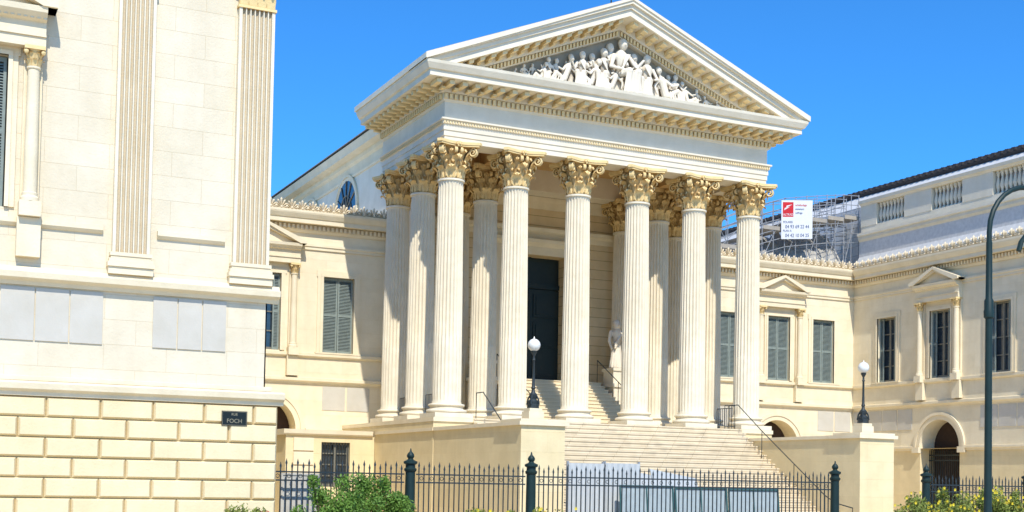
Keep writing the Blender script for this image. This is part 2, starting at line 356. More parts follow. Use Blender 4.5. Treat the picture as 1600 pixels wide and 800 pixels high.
wing(rw,TR,-19,YB,[7.1,-.3,-7.6,-15],[3.4,-4.0,-11.3],[3.42],{7.1:'open',3.4:'open',-.3:'open'},e1=1)
m=M(); m.box(XR+1,XR+16,-19,YB+8,0,12.3); m.box(XR+.02,XR+1,-19,-18.95,0,12.3); m.ob("rear_block",MW2,rw)
iron_gate(rw,TR,3.42,1.3,3.0)
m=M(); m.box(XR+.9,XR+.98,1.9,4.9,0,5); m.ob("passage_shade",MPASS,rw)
XA=XR+.7; TA=lambda u,v,z:(XA-v,u,z); YE=YB+.3
m=M(); m.mould([(-.9,12.8),(.5,12.8),(.45,13.0),(.12,13.6),(.1,14.2),(.1,14.4),(-.9,14.4)],-19,YE,TA); m.ob("lead_skirt_roof",MZINC,rw)
m=M(); m.mould([(-.9,14.4),(.1,14.4),(.2,14.52),(.2,14.66),(.28,14.7),(.28,14.84),(.0,14.88),(.0,15.2),(-.5,15.2),(-.9,15.2)],-19,YE,TA)
m.mould([(-.5,16.3),(.04,16.3),(.1,16.38),(.16,16.4),(.2,16.56),(-.5,16.6)],-19,YE,TA)
bay=3.95; ops=[]; y=8.75
while y>-19: ops.append((y-2.05,y)); y-=bay
last=YE
for a,b in ops: m.box(b,last,-.45,.02,15.2,16.3,TA); last=a
if last>-19: m.box(-19,last,-.45,.02,15.2,16.3,TA)
bal=m.ob("balustrade",MATT,rw)
q=M(); q.lathe([(.10,0),(.10,.08),(.05,.12),(.06,.2),(.12,.4),(.11,.5),(.05,.78),(.045,.84),(.08,.90),(.08,.98),(.11,1.0),(.11,1.1)],12)
b0=None
for a,b in ops[:5]:
    for i in range(8):
        loc=(XA+.2,a+.13+(b-a-.26)*i/7,15.2)
        if b0 is None: b0=q.ob("baluster",MATT,bal,loc,smooth=True)
        else: copyto(b0,bal,loc)
m=M(); m.box(XA+.455,XA+.5,-19,YE,15.2,16.3); m.prism([(XA+.5,16.45),(XA+2.2,17.6),(XA+15,17.6),(XA+15,12.5),(XA+.5,12.5)],-19,YE+16,lambda a,b,e:(a,e,b)); m.ob("zinc_roof",MZINC,rw)
m=M(); m.prism([(XA+2.1,17.4),(XA+1.9,17.62),(XA+1.95,17.82),(XA+6,18.2),(XA+14,18.2),(XA+14,17.4)],-19,YE+16.5,lambda a,b,e:(a,e,b))
y=-19
while y<YE+16.4: m.tube([(XA+1.93,y,17.82),(XA+6,y,18.22)],.03,5); m.box(XA+1.78,XA+1.92,y+.1,y+.2,17.65,17.78); y+=.42
m.ob("tiled_roof",MROOF,rw)
pv=empty("building_pavilion",(-18,YL+8,0),label="cream street pavilion with fluted pilasters and rusticated yellow base",category="building")
m=M(); wallgrid(m,-27,-10.45,3.4,13.6,[(-17.6,-16.17,7.2,10.45)],TL); m.box(-10.48,-10.45,YL,YB-.1,3.4,13.6); m.box(-27,-10.5,YL+.6,YB+8,0,13.6); m.ob("wall",MW,pv)
m=M(); m.box(-27,-10.17,-.3,.1,0,3.3,TL); m.box(-10.6,-10.17,YL+.3,YB-.1,0,3.3); m.ob("base_wall",MGRV,pv)
def rust(m,u0,u1,z0,rows,rh,bl_,T,v=.1):
    for r in range(rows):
        za=z0+r*rh; edges=[u1]+([] if r%2 else [u1-bl_*.5])
        e=edges[-1]
        while e>u0: e-=bl_; edges.append(max(e,u0))
        for i in range(len(edges)-1):
            a,b=edges[i+1],edges[i]
            if b-a<.1: continue
            g_=.008; s_=.042; j=random.uniform(-.006,.006)
            A=[(a+g_,za+g_),(b-g_,za+g_),(b-g_,za+rh-g_),(a+g_,za+rh-g_)]; B=[(a+g_+s_,za+g_+s_),(b-g_-s_,za+g_+s_),(b-g_-s_,za+rh-g_-s_),(a+g_+s_,za+rh-g_-s_)]
            m.add([T(x,v,z) for x,z in A]+[T(x,v+.07+j,z) for x,z in B],[(0,1,5,4),(1,2,6,5),(2,3,7,6),(3,0,4,7),(4,5,6,7)])
m=M(); rust(m,-27,-10.17,.18,7,.43,1.12,TL); m.ob("rusticated_blocks",MRUS,pv)
def band(m,u0,u1,prof,T=TL): m.mould(prof,u0,u1,T)
m=M()
band(m,-27,-10.05,[(-.02,3.2),(.17,3.2),(.19,3.28),(.28,3.34),(.30,3.46),(.22,3.5),(-.02,3.53)])
band(m,-27,-10.2,[(-.02,5.56),(.06,5.56),(.1,5.64),(.24,5.7),(.26,5.82),(.16,5.86),(.12,5.94),(-.02,5.97)])
for a,b in((-27,-14.15),(-12.98,-11.48)): band(m,a,b,[(-.02,6.8),(.04,6.82),(.1,6.88),(.1,6.98),(-.02,7.0)])
band(m,-27,-10.3,[(-.02,3.53),(.04,3.53),(.04,3.62),(-.02,3.64)])
m.ob("string_course",MT,pv)
for a,b,n in((-16.2,-14.08,3),(-13.03,-11.38,3),(-19.5,-17.2,3)):
    w=(b-a)/n
    for i in range(n): m=M(); m.box(a+i*w+.014,a+(i+1)*w-.014,-.02,.03,4.39,5.52,TL); m.ob("marble_panel",MPAN,pv)
for ua,ub in((-13.95,-13.15),(-11.3,-10.47),(-20.6,-19.8),(-23.3,-22.5)):
    m=M(); w=ub-ua; nf=7; p=.15; pts=[(ua,-.02)]; fw=w*.86/nf
    pts.append((ua,p)); x=ua+w*.07
    for i in range(nf):
        pts.append((x+fw*.10,p))
        for k in range(5):
            a=pi*k/4; pts.append((x+fw/2-cos(a)*fw*.38,p-.001-sin(a)*.08))
        pts.append((x+fw*.90,p)); x+=fw
    pts+=[(ub,p),(ub,-.02)]
    m.prism(pts,6.42,12.3,lambda a,b,e:TL(a,b,e)); pil=m.ob("pilaster",MCOL,pv)
    m=M()
    for o,z0,z1 in((.10,6.1,6.2),(.07,6.2,6.28),(.03,6.28,6.34),(.05,6.34,6.42)): m.box(ua-o,ub+o,-.02,p+o,z0,z1,TL)
    m.box(ua-.08,ub+.08,-.02,p+.06,5.94,6.1,TL); m.ob("pilaster_base",MT,pil)
    m=M(); m.box(ua-.03,ub+.03,-.02,p+.03,12.3,12.36,TL); m.box(ua,ub,-.02,p-.01,12.36,13.2,TL); m.box(ua-.14,ub+.14,-.02,p+.16,13.12,13.25,TL)
    for row in range(2):
        for k in range(4):
            uc=ua+w*(k+.5)/4 if row==0 else ua+w*k/3.0; zz=12.36+row*.3
            vs=[]
            for t,(r,z,ww) in enumerate([(0,0,.09),(.02,.18,.11),(.06,.3,.09),(.13,.36,.06),(.15,.31,.02)]):
                for s_ in(-1,0,1): vs.append(TL(uc+s_*ww,p-.005+r+(.02 if s_==0 else 0),zz+z))
            m.add(vs,[(i*3+j,i*3+j+1,i*3+j+4,i*3+j+3) for i in range(4) for j in range(2)])
    for x in(ua,ub): m.ball(TL(x,p+.08,13.02),.12,10,6)
    m.ob("pilaster_capital",MCAP,pil,smooth=True)
m=M(); band(m,-27,-10.3,[(-.02,13.25),(.15,13.25),(.15,13.6),(.2,13.65),(.1,13.7),(.1,14.5),(.3,14.6),(.9,14.8),(.95,15.2),(-.5,15.3),(-.5,13.25)]); m.box(-27,-10.35,YL+.52,YB+8,13.61,15.2); m.ob("entablature",MENT,pv)
pedwindow(pv,TL,-16.885,7.2,10.45,1.4,'open',cz=10.55)
pq=empty("street_name_plaque",(-11.18,YL-.18,2.73),label="dark enamel street name plaque on rusticated stone",category="street sign")
m=M(); m.box(-11.47,-10.89,.174,.19,2.71,3.04,TL); m.ob("plate",MPLQ,pq)
m=M()
for a,b,c,d in((-11.455,-10.905,2.722,2.728),(-11.455,-10.905,3.022,3.028),(-11.455,-11.449,2.728,3.022),(-10.911,-10.905,2.728,3.022)): m.box(a,b,.190,.193,c,d,TL)
m.ob("border_line",MGOLD,pq)
text("RUE",.08,MGOLD,pq,(-11.18,YL-.191,2.94),(1,0,0),(0,0,1)); text("FOCH",.13,MGOLD,pq,(-11.18,YL-.191,2.775),(1,0,0),(0,0,1))
# ------------------------------------------------------------------ PORTICO
po=empty("courthouse_portico",(XC,3,0),label="white neoclassical temple portico with Corinthian columns and sculpted pediment",category="portico")
FX0,FX1,FY0,FY1=-.5,5*S+.5,-.5,6.05
flu=lambda a,z:1-.12*max(0,abs(sin(12*a))**.7)*(1 if z>3.0 else .45)*(1 if .62<z<8.55 else 0)
hs=[.52,.60,.66,.9,1.6,2.3,2.95,3.02,4.2,5.4,6.6,7.6,8.3,8.5,8.6,8.62]
def rad(z): t=z/8.6; return .53-.075*t**1.6
prof=[(rad(z)+(.02 if z<.58 else 0),z) for z in hs]+[(.50,8.63),(.50,8.70),(.45,8.71)]
sh=M(); sh.lathe(prof,192,rf=flu)
ba=M(); ba.box(-.74,.74,-.74,.74,0,.17)
ba.lathe([(.70,.17),(.735,.2),(.745,.25),(.72,.30),(.66,.315),(.62,.33),(.60,.38),(.62,.42),(.66,.435),(.67,.47),(.65,.505),(.57,.52)],48)
ca=M(); ca.lathe([(.44,8.7),(.43,8.9),(.44,9.3),(.5,9.65),(.6,9.84)],32)
def leaf(m,a,r0,z0,h,w,out):
    prof=[(0,0,.8),(.02,.2,1.0),(.035,.4,.95),(.06,.6,1.05),(.11,.78,.9),(.2,.93,.95),(.30,1.0,.7),(.37,.96,.55),(.39,.86,.3),(.36,.80,.12)]
    vs=[]
    for i,(r,z,ww) in enumerate(prof):
        for j,s_ in enumerate((-1,-.55,0,.55,1)):
            rr=r0+r*out/.39+(0.035 if j==2 else (-.01 if j in(1,3) else .012)); zj=z0+z*h-(abs(s_)*.035 if i>3 else 0)
            t=s_*w*ww*(1.12 if i%2 else .9); vs.append((rr*cos(a)-t*sin(a),rr*sin(a)+t*cos(a),zj))
    m.add(vs,[(i*5+j,i*5+j+1,i*5+j+6,i*5+j+5) for i in range(len(prof)-1) for j in range(4)])
for k in range(8): leaf(ca,2*pi*(k+.5)/8,.44,8.72,.46,.175,.26)
for k in range(8): leaf(ca,2*pi*k/8,.445,8.76,.80,.175,.33)
for k in range(8): leaf(ca,2*pi*(k+.5)/8,.47,9.2,.55,.11,.26)
for k in range(16): leaf(ca,2*pi*(k+.25)/16,.455,8.74,.62,.07,.2)
def volute(m,a,r0,z0,r1,z1,R,w):
    pts=[]
    for i in range(7):
        t=i/6; pts.append((r0+(r1-R-r0)*t**1.3,z0+(z1-z0)*t))
    c=(r1-R,z1-R)
    for i in range(1,20):
        b=pi/2-i*.5; rr=R*(1-i/24); pts.append((c[0]+rr*cos(b),c[1]+rr*sin(b)))
    for off in(-w,0,w): m.tube([(r*cos(a)-off*sin(a),r*sin(a)+off*cos(a),z) for r,z in pts],[w*.62]*len(pts),6)
for k in range(4):
    a=pi/4+k*pi/2; volute(ca,a,.5,9.3,1.02,9.83,.17,.055)
    for dd in(-.15,.15):
        aa=k*pi/2+dd; volute(ca,aa,.5,9.4,.76,9.8,.12,.035)
    x,y=.73*cos(k*pi/2),.73*sin(k*pi/2)
    for j in range(6): ca.ball((x-sin(k*pi/2)*.07*cos(j*pi/3),y+cos(k*pi/2)*.07*cos(j*pi/3),9.9+.07*sin(j*pi/3)),.05,6,4)
    ca.ball((x*1.06,y*1.06,9.9),.05,6,4)
ab=[]
for k in range(4):
    for t in range(9):
        s_=t/8*2-1; rr=.66+.22*s_*s_; tt=s_*.70
        if t==0: tt=-.76
        if t==8: tt=.76
        c0=k*pi/2; ab.append((rr*cos(c0)-tt*sin(c0),rr*sin(c0)+tt*cos(c0)))
ca.prism(ab,9.84,9.9,lambda a,b,e:(a*.96,b*.96,e)); ca.prism(ab,9.9,10.0,lambda a,b,e:(a*1.0,b*1.0,e))
c0=None
pos=[(i*S,0) for i in range(6)]+[(i*S,j*D) for i in(0,1,4,5) for j in(1,2)]
for x,y in pos:
    loc=(x,y,P)
    if c0 is None:
        c0=sh.ob("column",MCOL,po,loc,smooth=True,ang=50); cb=ba.ob("base",MCOL,c0,loc,smooth=True); cc=ca.ob("capital",MCAP,c0,loc,smooth=True,ang=60)
    else:
        c1=copyto(c0,po,loc); copyto(cb,c1,loc); copyto(cc,c1,loc)
m=M(); m.ring(FX0,FX1,FY0,FY1,[(-.95,13.8),(0,13.8),(0,14.0),(.03,14.0),(.03,14.2),(.06,14.2),(.06,14.4),(.1,14.42),(.1,14.52),(.17,14.56),(.17,14.62),(.02,14.64),(.02,15.22),(.06,15.24),(.1,15.3),(.1,15.5),(.22,15.52),(.22,15.78),(1.0,15.8),(1.0,16.0),(1.08,16.02),(1.18,16.2),(1.2,16.3),(-.95,16.3)],rear=False)
en=m.ob("entablature",MENT,po)
def around(step,w,o0,o1,z0,z1,m):
    for (a0,a1,fn) in((FX0-o1+w,FX1+o1-w,lambda a,b,c,d:(a,b,FY0-d,FY0-c)),(FY0,FY1-w,lambda a,b,c,d:(FX0-d,FX0-c,a,b)),(FY0,FY1-w,lambda a,b,c,d:(FX1+c,FX1+d,a,b))):
        n=int((a1-a0)/step); st=(a1-a0-w)/n
        for i in range(n+1):
            a=a0+i*st; m.box(*fn(a,a+w,o0,o1),z0,z1)
m=M(); around(.19,.11,.09,.2,15.31,15.49,m); m.ob("dentil_course",MORN,en)
m=M(); around(.50,.19,.21,.86,15.63,15.782,m); around(.50,.15,.21,.5,15.55,15.63,m); m.ob("modillions",MORN,en)
m=M()
around(.11,.06,.1,.14,14.43,14.51,m); m.ob("bead_course",MORN,en)
AP=19.9; K=.408; ZB=16.3
def rake(m,oa,ob_,y0,y1):
    def hx(o): return (AP-o-ZB)/K
    ha=min(hx(oa),8.34); hb=hx(ob_)
    if oa==0: L=[(-8.34,ZB),(-8.34,AP-K*8.34),(0,AP),(8.34,AP-K*8.34),(8.34,ZB)]
    else: L=[(-ha,ZB),(0,AP-oa),(ha,ZB)]
    hb=min(hb,8.3)
    m.prism(L+[(hb,ZB),(0,AP-ob_),(-hb,ZB)],y0,y1,lambda a,b,e:(XC+a,e,b+.002))
m=M(); rake(m,0,.10,-1.74,6.1); rake(m,.10,.22,-1.69,0); rake(m,.22,.38,-1.58,0); rake(m,.38,.64,-1.5,0); rake(m,.64,.94,-.74,0); rake(m,.94,1.16,-.6,0)
pe=m.ob("pediment",MENT,po)
m=M()
for sg in(-1,1):
    n=16
    for i in range(n):
        d=.33+i*(7.0)/n; zc=AP-K*d
        vs=[(XC+sg*(d+a),e,zc-K*a+b) for a in(-.095,.095) for e in(-1.38,-.7) for b in(-.78,-.645)]+[(XC+sg*(d+a),e,zc-K*a+b) for a in(-.075,.075) for e in(-1.05,-.7) for b in(-.86,-.78)]
        fb=[(0,1,3,2),(4,6,7,5),(0,4,5,1),(2,3,7,6),(0,2,6,4),(1,5,7,3)]
        m.add(vs,fb+[tuple(j+8 for j in f_) for f_ in fb])
    n=44
    for i in range(n):
        d=.1+i*6.3/n; zc=AP-K*d
        vs=[(XC+sg*(d+a),e,zc-K*a+b) for a in(-.04,.04) for e in(-.70,-.55) for b in(-1.12,-.96)]
        m.add(vs,[(0,1,3,2),(4,6,7,5),(0,4,5,1),(2,3,7,6),(0,2,6,4),(1,5,7,3)])
m.ob("raking_modillions",MORN,pe)
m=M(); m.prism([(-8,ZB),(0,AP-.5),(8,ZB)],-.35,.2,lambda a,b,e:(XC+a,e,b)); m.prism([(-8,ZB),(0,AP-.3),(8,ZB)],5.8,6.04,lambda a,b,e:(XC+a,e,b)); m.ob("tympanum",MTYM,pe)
m=M()
for sg in(-1,1):
    m.add([(XC,-1.6,AP+.04),(XC+sg*8.25,-1.6,AP+.04-K*8.25),(XC+sg*8.25,6.05,AP+.04-K*8.25),(XC,6.05,AP+.04)],[(0,1,2,3)])
    m.add([(XC,6.12,AP-.38),(XC+sg*6.25,6.12,AP-.38-K*6.25),(XC+sg*6.25,30,AP-.38-K*6.25),(XC,30,AP-.38)],[(0,1,2,3)])
rf=m.ob("roof",MPROOF,po); sm=rf.modifiers.new("thick","SOLIDIFY"); sm.thickness=.03
m=M(); m.box(XC-.02,XC+.02,-.02,.02,AP,AP+1.1); m.ob("lightning_rod",MIRON,po)
def relief(fn,x,h,sg,dy=0):
    m=M(); fn(m,h,sg); o=m.ob("relief_figure",MREL,pe,(x,-.56+dy,ZB+.12),smooth=True,ang=80)
    r=o.modifiers.new("r","REMESH"); r.mode='VOXEL'; r.voxel_size=.022; r.use_smooth_shade=True
def head(m,x,y,z,h): m.ball((x,y,z),.085*h,10,8,(1,1.05,1.2)); m.ball((x,y-.085*h,z-.01*h),.022*h,6,4); m.ball((x,y+.02*h,z+.04*h),.09*h,10,6)
def standing(m,h,sg):
    f=lambda x,y,z:(sg*x*h,y*h,z*h)
    m.tube([f(.02,0,0),f(.01,-.02,.25),f(0,0,.5),f(0,0,.56)],[.15*h,.11*h,.10*h,.085*h],12)
    for k in range(8): a=-pi*k/7; m.caps(f(.15*cos(a),.13*sin(a),.02),f(.09*cos(a+.2),.08*sin(a+.2),.52),.024*h,.016*h)
    m.caps(f(0,0,.56),f(0,0,.78),.09*h,.115*h); m.caps(f(0,0,.8),f(0,-.01,.9),.045*h,.04*h); head(m,0,-.02*h,.95*h,h)
    m.caps(f(.14,0,.8),f(.22,-.06,.6),.045*h,.035*h); m.caps(f(.22,-.06,.6),f(.12,-.2,.66),.035*h,.025*h)
    m.caps(f(-.14,0,.8),f(-.19,-.02,.6),.045*h,.035*h); m.caps(f(-.19,-.02,.6),f(-.17,-.1,.43),.035*h,.025*h)
    for k in range(3): m.caps(f(.13-.03*k,-.08,.8-.04*k),f(-.1,-.13,.54-.05*k),.02*h,.022*h)
def seated(m,h,sg):
    f=lambda x,y,z:(sg*x*h,y*h,z*h)
    m.caps(f(0,.05,.38),f(-.02,.02,.72),.12*h,.13*h); m.caps(f(-.02,0,.78),f(0,-.01,.86),.05*h,.045*h); head(m,.01*h,-.03*h,.93*h,h)
    for o in(-.09,.1):
        m.caps(f(o,0,.38),f(o+.14,-.2,.42),.08*h,.07*h); m.caps(f(o+.14,-.2,.42),f(o+.12,-.18,.06),.065*h,.04*h); m.caps(f(o+.12,-.18,.04),f(o+.16,-.28,.03),.035*h,.028*h)
    for k in range(7): m.caps(f(.0+.04*k,-.22,.4),f(-.04+.055*k,-.20,.05),.018*h,.026*h)
    m.caps(f(.15,0,.72),f(.26,-.1,.52),.05*h,.04*h); m.caps(f(.26,-.1,.52),f(.36,-.16,.66),.035*h,.025*h)
    m.caps(f(-.17,0,.72),f(-.26,-.06,.5),.05*h,.04*h); m.caps(f(-.26,-.06,.5),f(-.12,-.2,.44),.035*h,.025*h)
    for k in range(3): m.caps(f(.1-.04*k,-.12,.74),f(-.08,-.14,.45-.04*k),.016*h,.02*h)
    m.box(*sorted((sg*-.24*h,sg*.1*h)),-.02*h,.2*h,0,.34*h)
def leaning(m,h,sg):
    f=lambda x,y,z:(sg*x*h,y*h,z*h)
    m.caps(f(0,.02,.22),f(.16,.0,.62),.12*h,.12*h); m.caps(f(.2,0,.7),f(.23,0,.78),.05*h,.045*h); head(m,.26*h*sg,-.03*h,.87*h,h)
    m.caps(f(-.02,-.05,.2),f(-.3,-.12,.36),.08*h,.07*h); m.caps(f(-.3,-.12,.36),f(-.5,-.1,.08),.06*h,.04*h)
    m.caps(f(-.02,0,.14),f(-.42,-.08,.14),.09*h,.055*h); m.caps(f(-.42,-.08,.14),f(-.62,-.1,.05),.045*h,.035*h)
    for k in range(5): m.caps(f(-.05-.08*k,-.13,.32),f(-.10-.08*k,-.13,.05),.018*h,.03*h)
    m.caps(f(.28,0,.6),f(.42,-.08,.42),.05*h,.04*h); m.caps(f(.42,-.08,.42),f(.36,-.12,.2),.04*h,.03*h)
    m.caps(f(.05,-.05,.62),f(-.1,-.16,.46),.045*h,.035*h); m.caps(f(-.1,-.16,.46),f(-.26,-.2,.5),.032*h,.026*h)
av=lambda x:max(.45,2.2-.395*abs(x-XC))
for fn,x,q_,sg,dy in[(seated,6.75,1.0,1,-.05),(seated,5.95,.86,-1,-.02),(standing,5.5,.80,-1,.06),(seated,5.0,.9,-1,-.06),(standing,4.6,.9,1,.08),(leaning,4.2,1.0,1,-.1),(seated,3.6,1.0,-1,0),(leaning,3.25,.95,1,-.1),(standing,3.0,.9,1,.1),(seated,2.6,1.0,1,0),(leaning,2.15,1.0,1,0),(leaning,1.6,1.0,1,0),
    (standing,7.35,.88,-1,.08),(seated,7.85,1.0,-1,-.05),(standing,8.35,.85,-1,.1),(leaning,8.75,1.05,-1,-.08),(seated,9.2,1.0,1,0),(leaning,9.75,1.05,-1,-.05),(standing,9.5,.9,1,.1),(seated,10.2,1.0,-1,0),(leaning,10.75,1.1,-1,0),(leaning,11.3,1.1,-1,0),(standing,6.3,.92,-1,.12),(standing,8.0,.8,1,.14),(leaning,5.35,.75,1,-.16),(seated,4.0,.9,1,.12),(standing,8.95,.9,-1,.12),(leaning,7.2,.7,-1,-.16),(leaning,6.2,.55,1,-.2)]: relief(fn,x,av(x)*q_,sg,dy)
m=M(); m.box(-.78,5*S+.78,-.7,YB,0,P-.16); m.ob("podium",MYEL,po)
m=M(); m.box(-.80,5*S+.80,-.76,YB-.002,P-.155,P-.004); m.ob("stylobate",MT,po)
DX0,DX1=XC-1.5,XC+1.5
TC=lambda u,v,z:(u,YC-v,z)
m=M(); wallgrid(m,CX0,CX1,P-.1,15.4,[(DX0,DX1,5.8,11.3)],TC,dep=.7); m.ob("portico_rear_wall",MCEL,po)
m=M()
for x0 in(CX0,CX1-.03): m.box(x0,x0+.03,YC+.01,30,3,16.6)
m.box(CX0+.04,CX1-.04,29.9,30,3,16.6); m.box(CX0+.05,CX1-.05,8.2,29.9,3,16.5)
m.prism([(CX0-XC+.01,15.41),(CX0-XC+.01,17.0),(0,19.4),(XC-CX0-.01,17.0),(XC-CX0-.01,15.41)],YC,YC+.2,lambda a,b,e:(XC+a,e,b))
bw=m.ob("body_side_wall",MENT,po)
m=M(); m.ring(CX0,CX1,7.5,30,[(-.3,15.6),(.05,15.6),(.08,15.7),(0.02,15.72),(0.02,16.15),(.15,16.25),(.15,16.45),(.5,16.5),(.52,16.62),(.6,16.86),(-.3,16.9)],rear=False); m.ob("body_cornice",MT,po)
m=M(); LR,LZ=1.45,14.15
for yc in(15.1,21):
    m.prism([(yc+LR*cos(pi*i/16),LZ+LR*sin(pi*i/16)) for i in range(17)],CX0-.045,CX0-.01,lambda a,b,e:(e,a,b))
lw=m.ob("lunette_window",MGLASS,po)
m=M()
for yc in(15.1,21): archivolt(m,yc,LR,LZ,.28,lambda u,v,z:(CX0-v,u,z))
m.ob("lunette_surround",MT,lw)
m=M()
for yc in(15.1,21):
    for a in(30,60,90,120,150):
        c_,s_=cos(math.radians(a)),sin(math.radians(a)); m.tube([(CX0-.07,yc,LZ),(CX0-.07,yc+LR*c_,LZ+LR*s_)],.03,4)
    m.tube([(CX0-.07,yc+.75*cos(pi*i/10),LZ+.75*sin(pi*i/10)) for i in range(11)],.03,4)
m.ob("lunette_bars",MFRA,lw)
m=M(); m.box(-.4,5*S+.4,.45,6.0,14.7,14.8); m.box(CX0+.05,CX1-.05,6.0,YC-.01,14.703,14.8)
for x in(S,4*S): m.box(x-.42,x+.42,.46,YC-.02,13.8,14.69)
for j in(1,2): m.box(.46,S-.43,j*D-.35,j*D+.35,13.83,14.69); m.box(4*S+.43,5*S-.46,j*D-.35,j*D+.35,13.83,14.69)
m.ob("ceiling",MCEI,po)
m=M()
m.mould([(-.01,12.0),(.06,12.0),(.1,12.2),(.25,12.3),(.28,12.45),(-.01,12.5)],CX0,CX1,TC)
m.mould([(-.01,13.3),(.06,13.3),(.12,13.6),(.2,13.8),(-.01,13.8)],CX0,CX1,TC)
for a,b in((DX0-.4,DX0),(DX1,DX1+.4)): m.box(a,b,-.01,.1,5.8,11.3,TC); m.box(a,a+.12,.1,.15,5.8,11.3,TC)
m.box(DX0-.4,DX1+.4,-.01,.12,11.3,11.65,TC); m.mould([(-.01,11.65),(.12,11.65),(.3,11.8),(.32,11.95),(-.01,11.98)],DX0-.65,DX1+.65,TC)
m.ob("door_surround",MT,po)
m=M(); yd=YC+.66; m.box(DX0,DX1,yd,yd+.03,5.8,11.3)
for a,b in((DX0,XC-.025),(XC+.025,DX1)):
    m.box(a,b,yd-.06,yd-.001,5.82,9.9)
    for z0,z1 in((6.1,7.2),(7.4,8.5),(8.7,9.7)): m.box(a+.22,b-.22,yd-.1,yd-.061,z0,z1); m.box(a+.34,b-.34,yd-.13,yd-.101,z0+.12,z1-.12)
m.box(DX0,DX1,yd-.12,yd-.002,9.95,10.15); m.box(XC-.1,XC+.1,yd-.11,yd-.002,10.16,11.3)
m.ob("door",MDOOR,po)
m=M(); n=12; r=2.0/n
for i in range(n): m.box(3.9,9.0,1.2+i*.31,YC-.01,P+i*r,P+(i+1)*r-.04); m.box(3.9,9.0,1.17+i*.31,YC-.01-.001*i,P+(i+1)*r-.04,P+(i+1)*r-.001*(i%2))
m.ob("inner_steps",MT,po)
for x in(3.4,9.6):
    m=M()
    m.box(x-.4,x+.4,3.9,YC-.01,P,5.6); m.box(x-.46,x+.46,3.84,YC-.02,5.6,5.75); m.box(x-.36,x+.36,4.0,4.84,5.75,6.3); m.box(x-.42,x+.42,3.95,4.9,6.3,6.42); m.ob("statue_pedestal",MENT,po)
    st=M(); standing(st,1.95,1 if x>5 else -1)
    o=st.ob("statue",MREL,None,(x,4.42,6.42),smooth=True,ang=80,label="white marble statue of a robed figure on a pedestal",category="statue",group="statues beside the door")
    rr=o.modifiers.new("r","REMESH"); rr.mode='VOXEL'; rr.voxel_size=.025; rr.use_smooth_shade=True
m=M(); m.tube([(.0,6.2,12.8),(.0,6.2,15.6)],.05,8); m.ob("drainpipe",MFRA,po)
# ------------------------------------------------------------------ STAIRS
stc=empty("grand_staircase",(XC,-4,0),label="wide weathered pale stone staircase with flanking walls",category="staircase")
m=M(); n=22; r=(P-.004)/n; t=.272; SY=-.80
for i in range(n):
    z1=(i+1)*r; y0=SY-(n-i-1)*t
    m.box(.76,5*S-.76,y0,-.765,i*r,z1-.05); m.box(.76,5*S-.76,y0-.03,-.765+.0002*i,z1-.05,z1-.0015*(i%2))
m.ob("steps",MSTEP,stc)
for x in(0,5*S):
    m=M(); m.box(x-.76,x+.76,-7.85,-.705,0,3.3); fw_=m.ob("flank_wall",MYEL,stc)
    m=M(); m.box(x-.82,x+.82,-6.3,-.77,3.3,3.42)
    m.box(x-.86,x+.86,-7.95,-6.3,3.3,3.42); m.box(x-.78,x+.78,-7.87,-6.4,3.42,3.5)
    sx=-1 if x<1 else 1
    m.box(*sorted((x+sx*.74,x+sx*.84)),-.768,5.3,3.3,3.42); m.ob("coping",MT,fw_)
lm=M(); lm.lathe([(.2,.0),(.2,.12),(.18,.14)],8)
lm.lathe([(.16,.14),(.17,.22),(.10,.3),(.12,.36),(.13,.44),(.06,.52),(.05,.6),(.075,.64),(.05,.7),(.04,1.0),(.035,1.5),(.055,1.53),(.035,1.57),(.035,1.66),(.09,1.76),(.1,1.8),(.07,1.82)],16)
for k in range(4):
    a=pi/4+k*pi/2; lm.tube([(.2*cos(a),.2*sin(a),.12),(.17*cos(a),.17*sin(a),.3),(.1*cos(a),.1*sin(a),.42)],.03,6)
gl=M(); gl.ball((0,0,2.0),.2,24,16); gl.lathe([(.03,2.19),(.02,2.24),(.0,2.28)],8)
pb=M(); pb.box(-.26,.26,-.26,.26,0,.26); pb.box(-.22,.22,-.22,.22,.26,.36)
for i,(x,y) in enumerate([(0,-7.1),(5*S,-7.1)]):
    e=empty("pedestal_lamp",(x,y,3.5),label="black iron lamp with white globe on the stair pedestal",category="lamp",group="globe lamps on the stair pedestals")
    if i==0: A=[pb.ob("plinth",MT,e,(x,y,3.5)),lm.ob("lamp_post",MIRON,e,(x,y,3.86),smooth=True),gl.ob("globe",MGLOBE,e,(x,y,3.86),smooth=True)]
    else: [copyto(a,e,(x,y,3.5 if j==0 else 3.86)) for j,a in enumerate(A)]
def rail(pts,base,label):
    m=M(); m.tube(pts,.02,6)
    for p,b in base: m.tube([(p[0],p[1],b),p],.016,6)
    m.ob("handrail",MIRON,None,label=label,category="handrail",group="iron handrails")
zs=lambda y:P-(SY-y)/t*r if y<SY else P
for x in(12.15,1.05):
    pts=[(x,-.3,P+.95),(x,-.9,P+.95)]+[(x,y,zs(y)+.95) for y in(-2.5,-4.5,-6.3)]+[(x,-6.9,1.0),(x,-7.8,.85)]
    rail(pts,[(p,(max(0,zs(p[1])-.1) if p[1]>-6.7 else 0)) for p in (pts[0],pts[2],pts[3],pts[4],pts[6])],"thin dark iron handrail down the stone stairs")
for x in(4.1,8.8):
    pts=[(x,.9,P+.95),(x,1.2,P+1.0),(x,4.6,5.8+.95)]
    rail(pts,[(pts[0],P),((x,2.8,P+1.91),P+1.0),(pts[2],5.8)],"thin dark iron handrail beside the portico steps")
